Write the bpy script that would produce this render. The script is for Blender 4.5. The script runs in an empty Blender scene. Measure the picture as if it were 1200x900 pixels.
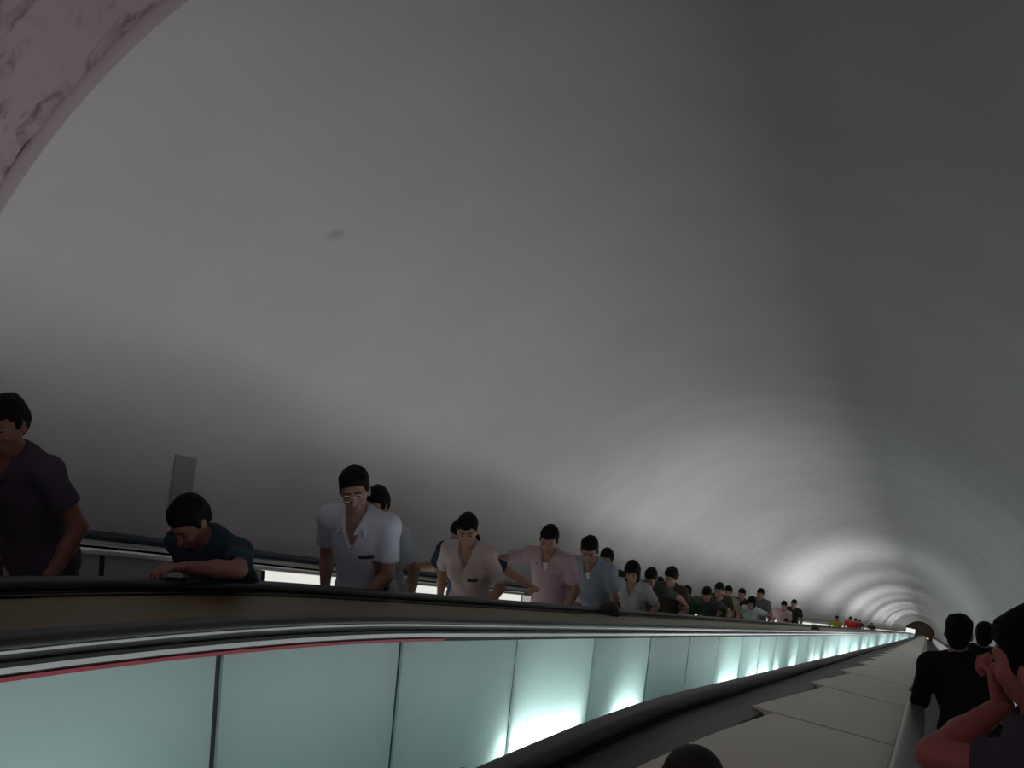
import bpy, math, random
import numpy as np
from math import radians, sin, cos, pi, sqrt
random.seed(7)
SC = bpy.context.scene
COL = SC.collection

# ------------------------------------------------------------------ frame of the place
# t runs down the 30 degree slope, a runs to the left, b is the normal of the slope; origin = eye point
EYE = np.array([0.0, 0.0, 1.6])
D = np.array([0, cos(radians(30)), -sin(radians(30))])
L = np.array([-1.0, 0, 0])
N = np.array([0, sin(radians(30)), cos(radians(30))])
T_START, T_END = -2.4, 212.0
PITCH, HEAD = radians(18.41), math.atan2(0.41520757, 0.8531493)


def bend(t):
    return -(4.2 - t) ** 2 / 60.0 if t < 4.2 else 0.0


def P(t, a, b):
    return EYE + t * D + a * L + (b + bend(t)) * N


# camera axes, used only to find where along a line of sight a thing stands
FW = np.array([-sin(HEAD) * cos(PITCH), cos(HEAD) * cos(PITCH), -sin(PITCH)])
RT = np.array([cos(HEAD), sin(HEAD), 0])
UP = np.cross(RT, FW)


def sight(x, y):
    v = FW * 1150 + RT * (x - 600) - UP * (y - 450)
    return v / 1150


VA, VB, VR = 1.25, -0.85, 2.95           # tunnel ring: centre (a, b) and radius


def vault_hit(x, y, r=VR):
    v = sight(x, y)
    dt, da, db = v @ D, v @ L, v @ N
    A = da * da + db * db
    B = -2 * (da * VA + db * VB)
    Cc = VA * VA + VB * VB - r * r
    s = (-B + sqrt(B * B - 4 * A * Cc)) / (2 * A)
    return s * dt, s * da, s * db


# ------------------------------------------------------------------ materials
def mat(name, col, rough=0.6, metal=0.0, noise=0.0, scale=8.0, bump=0.0, emit=None, estr=0.0, spec=0.5, stretch=None):
    m = bpy.data.materials.new(name)
    m.use_nodes = True
    nt = m.node_tree
    bs = nt.nodes['Principled BSDF']
    bs.inputs['Base Color'].default_value = (*col, 1)
    bs.inputs['Roughness'].default_value = rough
    bs.inputs['Metallic'].default_value = metal
    bs.inputs['Specular IOR Level'].default_value = spec
    if noise or bump:
        tc = nt.nodes.new('ShaderNodeTexCoord')
        mp = nt.nodes.new('ShaderNodeMapping')
        nt.links.new(tc.outputs['Object'], mp.inputs['Vector'])
        if stretch:
            mp.inputs['Scale'].default_value = stretch
        no = nt.nodes.new('ShaderNodeTexNoise')
        no.inputs['Scale'].default_value = scale
        no.inputs['Detail'].default_value = 5
        nt.links.new(mp.outputs['Vector'], no.inputs['Vector'])
        if noise:
            mx = nt.nodes.new('ShaderNodeMix')
            mx.data_type = 'RGBA'
            mx.inputs[6].default_value = (*[max(0, c * (1 - noise)) for c in col], 1)
            mx.inputs[7].default_value = (*[min(1, c * (1 + noise)) for c in col], 1)
            nt.links.new(no.outputs['Fac'], mx.inputs[0])
            nt.links.new(mx.outputs[2], bs.inputs['Base Color'])
        if bump:
            bp = nt.nodes.new('ShaderNodeBump')
            bp.inputs['Strength'].default_value = bump
            bp.inputs['Distance'].default_value = 0.02
            nt.links.new(no.outputs['Fac'], bp.inputs['Height'])
            nt.links.new(bp.outputs['Normal'], bs.inputs['Normal'])
    if emit:
        bs.inputs['Emission Color'].default_value = (*emit, 1)
        bs.inputs['Emission Strength'].default_value = estr
    return m


def glass_mat():
    m = bpy.data.materials.new('frosted_glass')
    m.use_nodes = True
    nt = m.node_tree
    nt.nodes.remove(nt.nodes['Principled BSDF'])
    out = nt.nodes['Material Output']
    tr = nt.nodes.new('ShaderNodeBsdfTranslucent')
    tr.inputs['Color'].default_value = (0.62, 0.80, 0.785, 1)
    df = nt.nodes.new('ShaderNodeBsdfDiffuse')
    df.inputs['Color'].default_value = (0.31, 0.43, 0.43, 1)
    gl = nt.nodes.new('ShaderNodeBsdfGlossy')
    gl.inputs['Roughness'].default_value = 0.35
    gl.inputs['Color'].default_value = (0.8, 0.85, 0.85, 1)
    tc = nt.nodes.new('ShaderNodeTexCoord')
    no = nt.nodes.new('ShaderNodeTexNoise')
    no.inputs['Scale'].default_value = 1.6
    no.inputs['Detail'].default_value = 4
    nt.links.new(tc.outputs['Object'], no.inputs['Vector'])
    rmp = nt.nodes.new('ShaderNodeMapRange')
    rmp.inputs['From Min'].default_value = 0.3
    rmp.inputs['From Max'].default_value = 0.7
    rmp.inputs['To Min'].default_value = 0.35
    rmp.inputs['To Max'].default_value = 0.5
    nt.links.new(no.outputs['Fac'], rmp.inputs['Value'])
    m1 = nt.nodes.new('ShaderNodeMixShader')
    nt.links.new(rmp.outputs['Result'], m1.inputs['Fac'])
    nt.links.new(tr.outputs[0], m1.inputs[1])
    nt.links.new(df.outputs[0], m1.inputs[2])
    m2 = nt.nodes.new('ShaderNodeMixShader')
    m2.inputs['Fac'].default_value = 0.05
    nt.links.new(m1.outputs[0], m2.inputs[1])
    nt.links.new(gl.outputs[0], m2.inputs[2])
    nt.links.new(m2.outputs[0], out.inputs['Surface'])
    return m


def plaster_mat(name, col, green_spot=None, bump=0.15, scale=6.0):
    m = mat(name, col, rough=0.85, noise=0.10, scale=1.3, spec=0.15)
    nt = m.node_tree
    bs = nt.nodes['Principled BSDF']
    tc = nt.nodes.new('ShaderNodeTexCoord')
    n2 = nt.nodes.new('ShaderNodeTexNoise')
    n2.inputs['Scale'].default_value = scale
    n2.inputs['Detail'].default_value = 6
    nt.links.new(tc.outputs['Object'], n2.inputs['Vector'])
    bp = nt.nodes.new('ShaderNodeBump')
    bp.inputs['Strength'].default_value = bump
    bp.inputs['Distance'].default_value = 0.02
    nt.links.new(n2.outputs['Fac'], bp.inputs['Height'])
    nt.links.new(bp.outputs['Normal'], bs.inputs['Normal'])
    if green_spot is not None:
        ds = nt.nodes.new('ShaderNodeVectorMath')
        ds.operation = 'DISTANCE'
        ds.inputs[1].default_value = green_spot
        nt.links.new(tc.outputs['Object'], ds.inputs[0])
        n3 = nt.nodes.new('ShaderNodeTexNoise')
        n3.inputs['Scale'].default_value = 22
        nt.links.new(tc.outputs['Object'], n3.inputs['Vector'])
        md = nt.nodes.new('ShaderNodeMath')
        md.operation = 'MULTIPLY_ADD'
        md.inputs[1].default_value = 0.06
        nt.links.new(n3.outputs['Fac'], md.inputs[0])
        nt.links.new(ds.outputs['Value'], md.inputs[2])
        mr = nt.nodes.new('ShaderNodeMapRange')
        mr.inputs['From Min'].default_value = 0.045
        mr.inputs['From Max'].default_value = 0.10
        mr.inputs['To Min'].default_value = 0.30
        mr.inputs['To Max'].default_value = 0.0
        nt.links.new(md.outputs[0], mr.inputs['Value'])
        old = bs.inputs['Base Color'].links[0].from_socket
        mx = nt.nodes.new('ShaderNodeMix')
        mx.data_type = 'RGBA'
        mx.inputs[7].default_value = (0.16, 0.27, 0.20, 1)  # greenish spot with a ragged edge mixed into the base colour
        nt.links.new(mr.outputs['Result'], mx.inputs[0])
        nt.links.new(old, mx.inputs[6])
        nt.links.new(mx.outputs[2], bs.inputs['Base Color'])
    return m


M = {}
_t, _a, _b = vault_hit(393, 275)
GREEN_SPOT = tuple(P(_t, _a, _b) - np.array([bend(_t)]) * N)
M['plaster'] = plaster_mat('white_plaster', (0.83, 0.80, 0.805), GREEN_SPOT)
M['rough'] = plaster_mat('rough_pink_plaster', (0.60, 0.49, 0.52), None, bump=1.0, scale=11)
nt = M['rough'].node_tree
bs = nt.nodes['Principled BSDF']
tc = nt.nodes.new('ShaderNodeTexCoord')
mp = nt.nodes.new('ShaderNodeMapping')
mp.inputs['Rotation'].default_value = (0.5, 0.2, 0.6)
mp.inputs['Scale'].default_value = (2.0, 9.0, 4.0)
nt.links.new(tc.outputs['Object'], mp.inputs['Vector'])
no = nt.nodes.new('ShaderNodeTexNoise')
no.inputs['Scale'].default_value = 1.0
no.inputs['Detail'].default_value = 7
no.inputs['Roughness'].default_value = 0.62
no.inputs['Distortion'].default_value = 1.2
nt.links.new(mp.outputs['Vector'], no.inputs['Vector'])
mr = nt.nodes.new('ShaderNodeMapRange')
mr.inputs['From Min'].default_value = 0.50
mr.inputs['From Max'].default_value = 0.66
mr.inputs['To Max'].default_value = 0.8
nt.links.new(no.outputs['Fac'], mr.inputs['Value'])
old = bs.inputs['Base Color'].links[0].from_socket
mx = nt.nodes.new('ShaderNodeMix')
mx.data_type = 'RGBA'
mx.inputs[7].default_value = (0.20, 0.13, 0.15, 1)  # dark streaks in the colour imitate shade in the relief
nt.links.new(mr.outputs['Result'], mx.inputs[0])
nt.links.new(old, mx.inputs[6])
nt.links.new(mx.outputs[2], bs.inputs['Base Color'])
M['hallwall'] = mat('shaded_hall_wall', (0.07, 0.055, 0.045), 0.9, noise=0.3, scale=0.7)  # gloom of the bottom hall is put into this wall colour
M['rail'] = mat('black_rubber', (0.012, 0.012, 0.013), 0.45, noise=0.2)
M['railgrey'] = mat('grey_rubber', (0.10, 0.105, 0.10), 0.32, noise=0.15, scale=3)
M['railblue'] = mat('navy_rubber', (0.010, 0.028, 0.048), 0.4, noise=0.2)
M['metal'] = mat('brushed_metal', (0.19, 0.20, 0.20), 0.42, 1.0, noise=0.12, scale=4)
M['polished'] = mat('polished_metal', (0.75, 0.76, 0.75), 0.30, 1.0, noise=0.08, scale=4)
M['darkmetal'] = mat('dark_metal', (0.03, 0.03, 0.028), 0.4, 0.7, noise=0.2)
M['groove'] = mat('black_groove', (0.01, 0.01, 0.01), 0.8)
M['red'] = mat('red_seal', (0.22, 0.006, 0.022), 0.6)
M['olive'] = mat('olive_brown_laminate', (0.15, 0.105, 0.045), 0.5, noise=0.3, scale=3.0, stretch=(14, 0.6, 0.6))
M['beige'] = mat('beige_laminate', (0.82, 0.80, 0.69), 0.42, noise=0.10, scale=1.5, stretch=(2, 1, 1))
M['glass'] = glass_mat()
M['box'] = mat('white_box_paint', (0.55, 0.58, 0.57), 0.8, noise=0.05)
M['step'] = mat('grooved_step', (0.16, 0.16, 0.16), 0.5, 0.6, noise=0.2)
M['skirt'] = mat('grey_skirt', (0.18, 0.18, 0.18), 0.4, 0.5, noise=0.15)
LAMP = (0.955, 1.0, 0.975)
TUBE_E, PANEL_E = 30.0, 1.0
M['tube'] = mat('fluorescent_tube', (0.9, 0.9, 0.9), 0.5, emit=LAMP, estr=TUBE_E)
M['tubeoff'] = mat('dead_tube', (0.75, 0.78, 0.76), 0.4, noise=0.03)


def lit(v, col=LAMP):
    k = 'lit%.3f%s' % (v, col)
    if k not in M:
        M[k] = mat('lit_panel_glass', (0.5, 0.55, 0.53), 0.35, emit=col, estr=v)
    return M[k]


# ------------------------------------------------------------------ object helpers
def mesh_obj(name, verts, faces, m, parent=None, smooth=False, root_inv=None):
    me = bpy.data.meshes.new(name)
    me.from_pydata([tuple(map(float, v)) for v in verts], [], faces)
    me.update()
    if smooth:
        me.polygons.foreach_set('use_smooth', [True] * len(me.polygons))
    me.materials.append(m)
    o = bpy.data.objects.new(name, me)
    COL.objects.link(o)
    if parent is not None:
        o.parent = parent
    return o


def tag(o, label, cat, group=None):
    o['label'] = label
    o['category'] = cat
    if group:
        o['group'] = group
    return o


def struct(o):
    o['kind'] = 'structure'
    return o


def empty(name, loc=(0, 0, 0), rz=0.0):
    o = bpy.data.objects.new(name, None)
    o.location = [float(c) for c in loc]
    o.rotation_euler = (0, 0, rz)
    o.empty_display_size = 0.2
    COL.objects.link(o)
    return o


def stations(t0, t1):
    ts = [t0]
    t = t0
    while True:
        st = 0.35 if t < 4.2 else (1.5 if t < 30 else 8.0)
        t += st
        if t >= t1 - 1e-6:
            break
        ts.append(t)
    ts.append(t1)
    return ts


class Sw:
    """collects swept prisms given in (a, b), running along t"""

    def __init__(self, base=(0, 0, 0)):
        self.v, self.f = [], []
        self.base = np.array(base, float)

    def sweep(self, prof, t0, t1, caps=True, closed=True):
        ts = stations(t0, t1)
        n = len(prof)
        o = len(self.v)
        for t in ts:
            for (a, b) in prof:
                self.v.append(P(t, a, b) - self.base)
        for i in range(len(ts) - 1):
            for j in range(n if closed else n - 1):
                k = (j + 1) % n
                self.f.append((o + i * n + j, o + i * n + k, o + (i + 1) * n + k, o + (i + 1) * n + j))
        if caps and closed:
            self.f.append(tuple(o + j for j in range(n))[::-1])
            self.f.append(tuple(o + (len(ts) - 1) * n + j for j in range(n)))
        return self

    def rect(self, a0, a1, b0, b1, t0, t1):
        return self.sweep([(a0, b0), (a0, b1), (a1, b1), (a1, b0)], t0, t1)

    def build(self, name, m, parent=None, smooth=False):
        return mesh_obj(name, self.v, self.f, m, parent, smooth)


def rail_profile(ac, top, w=0.095, h=0.05):
    pts = []
    r = h / 2
    for k in range(9):
        th = -pi / 2 + pi * k / 8
        pts.append((ac + w / 2 - r + r * cos(th), top - r + r * sin(th)))
    for k in range(9):
        th = pi / 2 + pi * k / 8
        pts.append((ac - w / 2 + r + r * cos(th), top - r + r * sin(th)))
    return pts


def base_empty(name, t, a):
    o = empty(name, P(t, a, -1.4))
    return o, np.array(o.location)


# ------------------------------------------------------------------ room shell: vault, upper hall, ends
def ptilt(b):
    return 0.22 * (1.65 - max(b, 0.3))


def vault(name, t0, t1, r, m, rough=0.0, n=72, step=None):
    ts = stations(t0, t1) if step is None else list(np.arange(t0, t1 + 1e-6, step))
    v, f = [], []
    A0, A1 = radians(-30), radians(210)
    rnd = random.Random(3)
    for t in ts:
        for j in range(n + 1):
            th = A0 + (A1 - A0) * j / n
            rr = r
            if rough:
                x_, y_ = VR * th, t
                e = 0
                for (fq, am, p) in ((9.1, .5, .3), (19.7, .6, 1.9), (37.3, .5, 4.2), (61.0, .3, 2.2)):
                    u, w_ = fq * (x_ * .9 + y_ * .45 + p), fq * (y_ * .85 - x_ * .35 + 2 * p)
                    e += am * sin(u + 1.4 * sin(w_ * .7 + p)) * sin(w_ + 1.6 * sin(u * .55 + 2 * p))
                rr += rough * min(1.0, max(0.0, e) * 1.2)
            tt = t + (ptilt(VB + rr * sin(th)) if (rough or t == 2.46) else 0)
            v.append(EYE + tt * D + (VA + rr * cos(th)) * L + (VB + rr * sin(th)) * N)
    for i in range(len(ts) - 1):
        for j in range(n):
            q = i * (n + 1) + j
            f.append((q, q + 1, q + n + 2, q + n + 1))
    return struct(mesh_obj(name, v, f, m, smooth=True))


vault('ceiling', 2.46, T_END, VR, M['plaster'])
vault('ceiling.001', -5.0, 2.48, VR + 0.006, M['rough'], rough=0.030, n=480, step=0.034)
# rounded rim where the rough hall vault meets the smooth tunnel
v, f = [], []
nn, kk = 96, 8
for j in range(nn + 1):
    th = radians(-30) + radians(240) * j / nn
    for k in range(kk):
        ph = 2 * pi * k / kk
        rr = VR + 0.010 + 0.020 * cos(ph)
        v.append(EYE + (2.46 + 0.035 * sin(ph) + ptilt(VB + rr * sin(th))) * D + (VA + rr * cos(th)) * L + (VB + rr * sin(th)) * N)
for j in range(nn):
    for k in range(kk):
        f.append((j * kk + k, j * kk + (k + 1) % kk, (j + 1) * kk + (k + 1) % kk, (j + 1) * kk + k))
M['rim'] = mat('pink_rim_plaster', (0.60, 0.50, 0.53), 0.85, noise=0.08, scale=5)
struct(mesh_obj('trim_1', v, f, M['rim'], smooth=True))


def endwall(name, t, m, r, flip=False):
    v, f = [], []
    for j in range(73):
        th = radians(-30) + radians(240) * j / 72
        v.append(EYE + t * D + (VA + r * cos(th)) * L + (VB + r * sin(th)) * N)
    f.append(tuple(range(73)))
    nb = len(v)
    for j in range(73):
        v.append(v[j] + 0.2 * D * (1 if not flip else -1))
    f.append(tuple(range(nb, nb + 73))[::-1])
    for j in range(73):
        k = (j + 1) % 73
        f.append((j, k, nb + k, nb + j))
    return struct(mesh_obj(name, v, f, m))


endwall('wall_far', T_END + 8, M['hallwall'], VR + 0.6)
vault('ceiling.002', T_END, T_END + 8, VR + 0.35, M['hallwall'])
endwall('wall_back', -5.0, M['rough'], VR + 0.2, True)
# sloping bed under the three stairways
s = Sw()
s.rect(-1.75, 4.25, -1.95, -1.75, T_START, T_END + 8)
struct(s.build('floor', M['darkmetal']))

# ------------------------------------------------------------------ stairways
TREAD = 0.4
B_STEP = -1.47 * cos(radians(30))


def step_z(y):
    """height of the step line at world y"""
    t = y / D[1]
    for _ in range(8):
        p = P(t, 0, B_STEP)
        t += (y - p[1]) / D[1]
    return P(t, 0, B_STEP)[2]


YT0 = -2.0


def tread_of(y):
    k = math.floor((y - YT0) / TREAD)
    yc = YT0 + (k + 0.5) * TREAD
    return yc, step_z(yc) + 0.003


def stairway(a0, a1, label):
    yend = 182.0
    n = int((yend - YT0) / TREAD)
    v, f = [], []
    zs = []
    for k in range(n):
        y0 = YT0 + k * TREAD
        z = step_z(y0 + TREAD / 2)
        zs.append((y0, z))
        zs.append((y0 + TREAD, z))
    root = empty('escalator_stairway', (-(a0 + a1) / 2, zs[0][0], zs[0][1]))
    bx, by, bz = root.location
    for (y, z) in zs:
        for x in (-a0, -a1):
            v.append((x - bx, y - by, z - bz))
            v.append((x - bx, y - by, z - 0.27 - bz))
    m = len(zs)
    for i in range(m - 1):
        q = 4 * i
        f += [(q, q + 2, q + 6, q + 4), (q + 1, q + 5, q + 7, q + 3), (q, q + 4, q + 5, q + 1), (q + 2, q + 3, q + 7, q + 6)]
    f += [(0, 1, 3, 2), (4 * m - 4, 4 * m - 2, 4 * m - 1, 4 * m - 3)]
    mesh_obj('step_band', v, f, M['step'], root)
    v, f = [], []
    for i in range(0, len(zs), 2):       # pale comb edge of each step
        y, z = zs[i + 1]
        if y > 40:
            break
        q = len(v)
        for (yy, zz) in ((y - 0.03, z + 0.001), (y + 0.004, z + 0.001), (y + 0.004, z - 0.03), (y - 0.03, z - 0.03)):
            v += [(-a0 - bx - 0.01, yy - by, zz - bz), (-a1 - bx + 0.01, yy - by, zz - bz)]
        f += [(q, q + 1, q + 3, q + 2), (q + 2, q + 3, q + 5, q + 4), (q + 4, q + 5, q + 7, q + 6), (q + 6, q + 7, q + 1, q),
              (q, q + 2, q + 4, q + 6), (q + 1, q + 7, q + 5, q + 3)]
    mesh_obj('step_edge', v, f, M['metal'], root)
    tag(root, label, 'escalator', 'escalator stairways')
    return root


stairway(2.88, 3.86, 'left escalator stairway carrying the crowd up along the tunnel wall')
stairway(1.00, 2.04, 'empty middle escalator stairway between the glowing panels and the beige deck')
stairway(-1.14, -0.10, 'right escalator stairway beside the beige deck carrying dark riders down')

# ------------------------------------------------------------------ balustrades
B_RAIL = -0.43


LEANP = 0.30


def panels(side_a, out, t_edges, parent, base, mfun, b0=-1.28, b1=-0.545, name='glass_panel', depth=0.012, gap=0.019, limit=92):
    """panes standing side by side, open at the back so the lamp box behind shows through; out = +1/-1 side the face looks to"""
    rest = None
    for i in range(len(t_edges) - 1):
        t0, t1 = t_edges[i] + gap, t_edges[i + 1] - gap
        m = mfun(i, t0, t1)
        S = Sw(base)
        af = side_a
        ab = side_a - out * depth
        ts = stations(t0, t1)
        q = len(S.v)
        for t in ts:
            for (a, b) in ((ab, b0), (af, b0), (af, b1), (ab, b1)):
                S.v.append(P(t - LEANP * (b - b1), a, b) - S.base)
        for k in range(len(ts) - 1):
            for j in range(3):
                S.f.append((q + 4 * k + j, q + 4 * k + j + 1, q + 4 * k + j + 5, q + 4 * k + j + 4))
        S.f.append((q, q + 1, q + 2, q + 3))
        e = q + 4 * (len(ts) - 1)
        S.f.append((e, e + 3, e + 2, e + 1))
        if i < limit:
            S.build(name, m, parent)
        else:
            if rest is None:
                rest = (Sw(base), m)
            o = len(rest[0].v)
            rest[0].v += S.v
            rest[0].f += [tuple(o + x for x in fc) for fc in S.f]
    if rest:
        r = rest[0].build(name, rest[1], parent)
        r['kind'] = 'stuff'


EDGES = [-2.4, -1.6, -0.55, 0.40, 1.55, 2.76, 4.0, 5.39, 6.85, 8.41, 9.95]
while EDGES[-1] < T_END - 1.6:
    EDGES.append(EDGES[-1] + 1.555)
EDGES.append(T_END)


def tube_mesh(parent, base, a, b, t0, t1, m, r=0.016):
    S = Sw(base)
    S.sweep([(a + r * cos(2 * pi * k / 8), b + r * sin(2 * pi * k / 8)) for k in range(8)], t0, t1)
    return S.build('fluorescent_tube', m, parent, True)


# --- the divider whose glowing panels face us
DV, DB = base_empty('escalator_balustrade', 6, 2.4)
tag(DV, 'balustrade with olive deck and row of glowing pale green glass panels', 'balustrade', 'escalator balustrades')
Sw(DB).sweep(rail_profile(2.73, B_RAIL + 0.005), T_START, T_END).build('handrail', M['rail'], DV, True)
Sw(DB).sweep(rail_profile(2.145, B_RAIL - 0.005), T_START, T_END).build('handrail', M['rail'], DV, True)
S = Sw(DB)
S.rect(2.175, 2.70, -0.50, -0.468, T_START, T_END)
S.build('deck', M['olive'], DV)
S = Sw(DB)
for a0 in (2.62, 2.655):
    S.rect(a0, a0 + 0.018, -0.47, -0.460, T_START, T_END)
S.build('deck_trim', M['darkmetal'], DV)
S = Sw(DB)
S.sweep([(2.105, -0.462), (2.190, -0.455), (2.190, -0.545), (2.105, -0.545)], T_START, T_END)
S.build('channel', M['groove'], DV)
S = Sw(DB)
S.sweep([(2.097, -0.480), (2.092, -0.472), (2.092, -0.464), (2.099, -0.460), (2.106, -0.460), (2.106, -0.480)], T_START, T_END)
S.build('metal_strip', M['metal'], DV)
S = Sw(DB)
S.sweep([(2.090, -0.528), (2.082, -0.520), (2.082, -0.504), (2.090, -0.494), (2.106, -0.494), (2.106, -0.528)], T_START, T_END)
S.build('metal_strip', M['metal'], DV)
S = Sw(DB)
S.rect(2.086, 2.106, -0.542, -0.530, T_START, 4.4)
o = S.build('red_seal', M['red'], DV)
o['label'] = 'thin red strip under the metal edge'
panels(2.10, -1, EDGES, DV, DB, lambda i, t0, t1: M['glass'])
S = Sw(DB)
S.rect(2.24, 2.26, -1.34, -0.5, T_START, T_END)       # back of the lamp box
S.rect(2.10, 2.26, -1.34, -1.30, T_START, T_END)
S.build('lamp_box', M['box'], DV)
for t in EDGES[1:60]:
    v, f = [], [(0, 1, 3, 2), (4, 6, 7, 5), (0, 4, 5, 1), (2, 3, 7, 6), (0, 2, 6, 4), (1, 5, 7, 3)]
    for a in (2.113, 2.15):
        for b in (-1.29, -0.50):
            for e in (-0.034, 0.034):
                v.append(P(t + e - LEANP * (b + 0.545), a, b) - DB)
    mesh_obj('panel_mullion', v, f, M['groove'], DV)
Sw(DB).rect(2.06, 2.115, -1.62, -1.28, T_START, T_END).build('skirt', M['skirt'], DV)
LIT_RUNS = [(1.75, 2.35, .4), (5.45, 6.85, 1), (7.66, 8.40, 1), (11.9, 13.1, 1), (13.9, 15.9, 1), (16.3, 17.0, 1), (18.5, 19.4, 1),
            (21.6, 23.9, 1), (24.8, 27.8, 1), (29.2, 32.4, 1), (34.0, 37.4, 1), (39.3, 42.8, 1), (45, 49.5, .6),
            (54, 59, .3), (66, 73, .3), (82, 90, .3), (104, 114, .3), (130, 142, .3), (165, 180, .3)]
for (t0, t1, k) in LIT_RUNS:
    m = M['tube'] if k == 1 else mat('weak_fluorescent_tube', (0.9, 0.9, 0.9), emit=LAMP, estr=TUBE_E * k)
    tube_mesh(DV, DB, 2.165, -1.17, t0, t1, m)
for (t0, t1) in ((3.0, 4.0), (8.7, 9.7), (10.1, 11.4)):
    tube_mesh(DV, DB, 2.165, -1.17, t0, t1, M['tubeoff'])
# side of the divider that faces the crowd
Sw(DB).rect(2.70, 2.775, -0.545, -0.455, T_START, T_END).build('channel', M['groove'], DV)
S = Sw(DB)
S.rect(2.765, 2.785, -1.15, -0.545, T_START, T_END)
o = S.build('crowd_side_panel', lit(0.04), DV)
Sw(DB).rect(2.76, 2.82, -1.62, -1.15, T_START, T_END).build('skirt', M['skirt'], DV)

# --- the beige deck beside our own stairway
ND, NB = base_empty('escalator_balustrade', 6, 0.4)
tag(ND, 'wide beige decked balustrade with black seams and a black handrail, under the viewer', 'balustrade', 'escalator balustrades')
Sw(NB).sweep(rail_profile(0.858, B_RAIL - 0.022, 0.088), T_START, T_END).build('handrail', M['rail'], ND, True)
o = Sw(NB).sweep(rail_profile(0.0, B_RAIL - 0.01, 0.115, 0.055), T_START, T_END).build('handrail', M['railgrey'], ND, True)
o['label'] = 'grey rubber handrail'
S = Sw(NB)
S.sweep([(0.85, -0.492), (0.82, -0.505), (0.76, -0.522), (0.66, -0.535), (0.62, -0.60), (0.90, -0.60), (0.90, -0.492)], T_START, T_END)
S.build('deck_edge', M['darkmetal'], ND)
Sw(NB).rect(0.03, 0.80, -0.66, -0.562, T_START, T_END).build('sub_deck', M['groove'], ND)
seams = [-2.4, -0.4, 2.3, 5.03, 7.65, 10.4]
while seams[-1] < T_END - 3:
    seams.append(seams[-1] + 2.72)
for i in range(len(seams) - 1):
    t0, t1 = seams[i] + 0.028, seams[i + 1] - 0.028
    ts = stations(t0, t1)
    v, f = [], []
    for t in ts:
        w = 0.725 - 0.11 * (t - t0) / (t1 - t0)      # the left edge of each panel runs slightly askew
        for (a, b) in ((0.055, -0.56), (0.055, -0.528), (0.065, -0.520), (w - 0.012, -0.520), (w, -0.528), (w, -0.56)):
            v.append(P(t, a, b) - NB)
    for k in range(len(ts) - 1):
        for j in range(6):
            q = (j + 1) % 6
            f.append((6 * k + j, 6 * k + q, 6 * k + 6 + q, 6 * k + 6 + j))
    f += [(5, 4, 3, 2, 1, 0), tuple(6 * (len(ts) - 1) + j for j in range(6))]
    mesh_obj('deck_panel', v, f, M['beige'], ND)
Sw(NB).sweep([(0.045, -0.475), (0.055, -0.515), (0.055, -0.60), (-0.06, -0.60), (-0.06, -0.475)], T_START, T_END).build('channel', M['darkmetal'], ND)
Sw(NB).rect(0.82, 0.905, -0.545, -0.478, T_START, T_END).build('channel', M['groove'], ND)

HID = {}


def near_lit(i, t0, t1):
    t = (t0 + t1) / 2
    if t > 20:
        v = 4.2 + 2.2 * sin(t * 0.45) + 1.2 * sin(t * 0.21 + 1)
        v = max(0.6, v)
    else:
        v = [0.9, 1.0, 1.3, 1.7, 2.3, 1.6, 1.6, 2.1, 1.3, 0.8, 1.7, 3.8, 4.6, 3.4, 1.6, 3.4, 5.0, 5.5, 5.0, 4.0][min(i, 19)]
    return lit(round(v * 1.0, 1))


panels(0.905, 1, EDGES, ND, NB, near_lit)
Sw(NB).rect(0.89, 0.945, -1.62, -1.28, T_START, T_END).build('skirt', M['skirt'], ND)
Sw(NB).rect(-0.055, -0.035, -1.15, -0.6, T_START, T_END).build('rider_side_panel', lit(0.25), ND)
Sw(NB).rect(-0.085, -0.03, -1.62, -1.15, T_START, T_END).build('skirt', M['skirt'], ND)

# --- balustrade against the left wall
WB, WBB = base_empty('escalator_balustrade', 6, 4.0)
tag(WB, 'narrow balustrade with navy handrail and lit panels against the left wall', 'balustrade', 'escalator balustrades')
Sw(WBB).sweep(rail_profile(3.985, B_RAIL + 0.0, 0.10), T_START, T_END).build('handrail', M['railblue'], WB, True)
Sw(WBB).rect(3.94, 4.22, -0.52, -0.475, T_START, T_END).build('deck', M['darkmetal'], WB)
Sw(WBB).sweep([(3.935, -0.50), (3.928, -0.49), (3.928, -0.478), (3.94, -0.47), (3.96, -0.47), (3.96, -0.50)], T_START, T_END).build('metal_strip', M['polished'], WB)
Sw(WBB).sweep([(3.925, -0.545), (3.918, -0.54), (3.918, -0.52), (3.925, -0.512), (3.96, -0.512), (3.96, -0.545)], T_START, T_END).build('metal_strip', M['polished'], WB)
Sw(WBB).rect(3.94, 3.98, -1.2, -0.46, T_START, T_END).build('channel', M['groove'], WB)


def wall_lit(i, t0, t1):
    t = (t0 + t1) / 2
    if t < 5.0:
        return M['wb_off']
    return lit(0.75 if (t < 9.2 or (t > 14 and int(t * 0.6) % 3)) else 0.3, (1.0, 1.0, 0.93))


M['wb_off'] = mat('unlit_panel_glass', (0.38, 0.42, 0.41), 0.35, noise=0.08)
panels(3.938, -1, EDGES, WB, WBB, wall_lit)
Sw(WBB).rect(3.88, 3.94, -1.62, -1.28, T_START, T_END).build('skirt', M['skirt'], WB)

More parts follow.
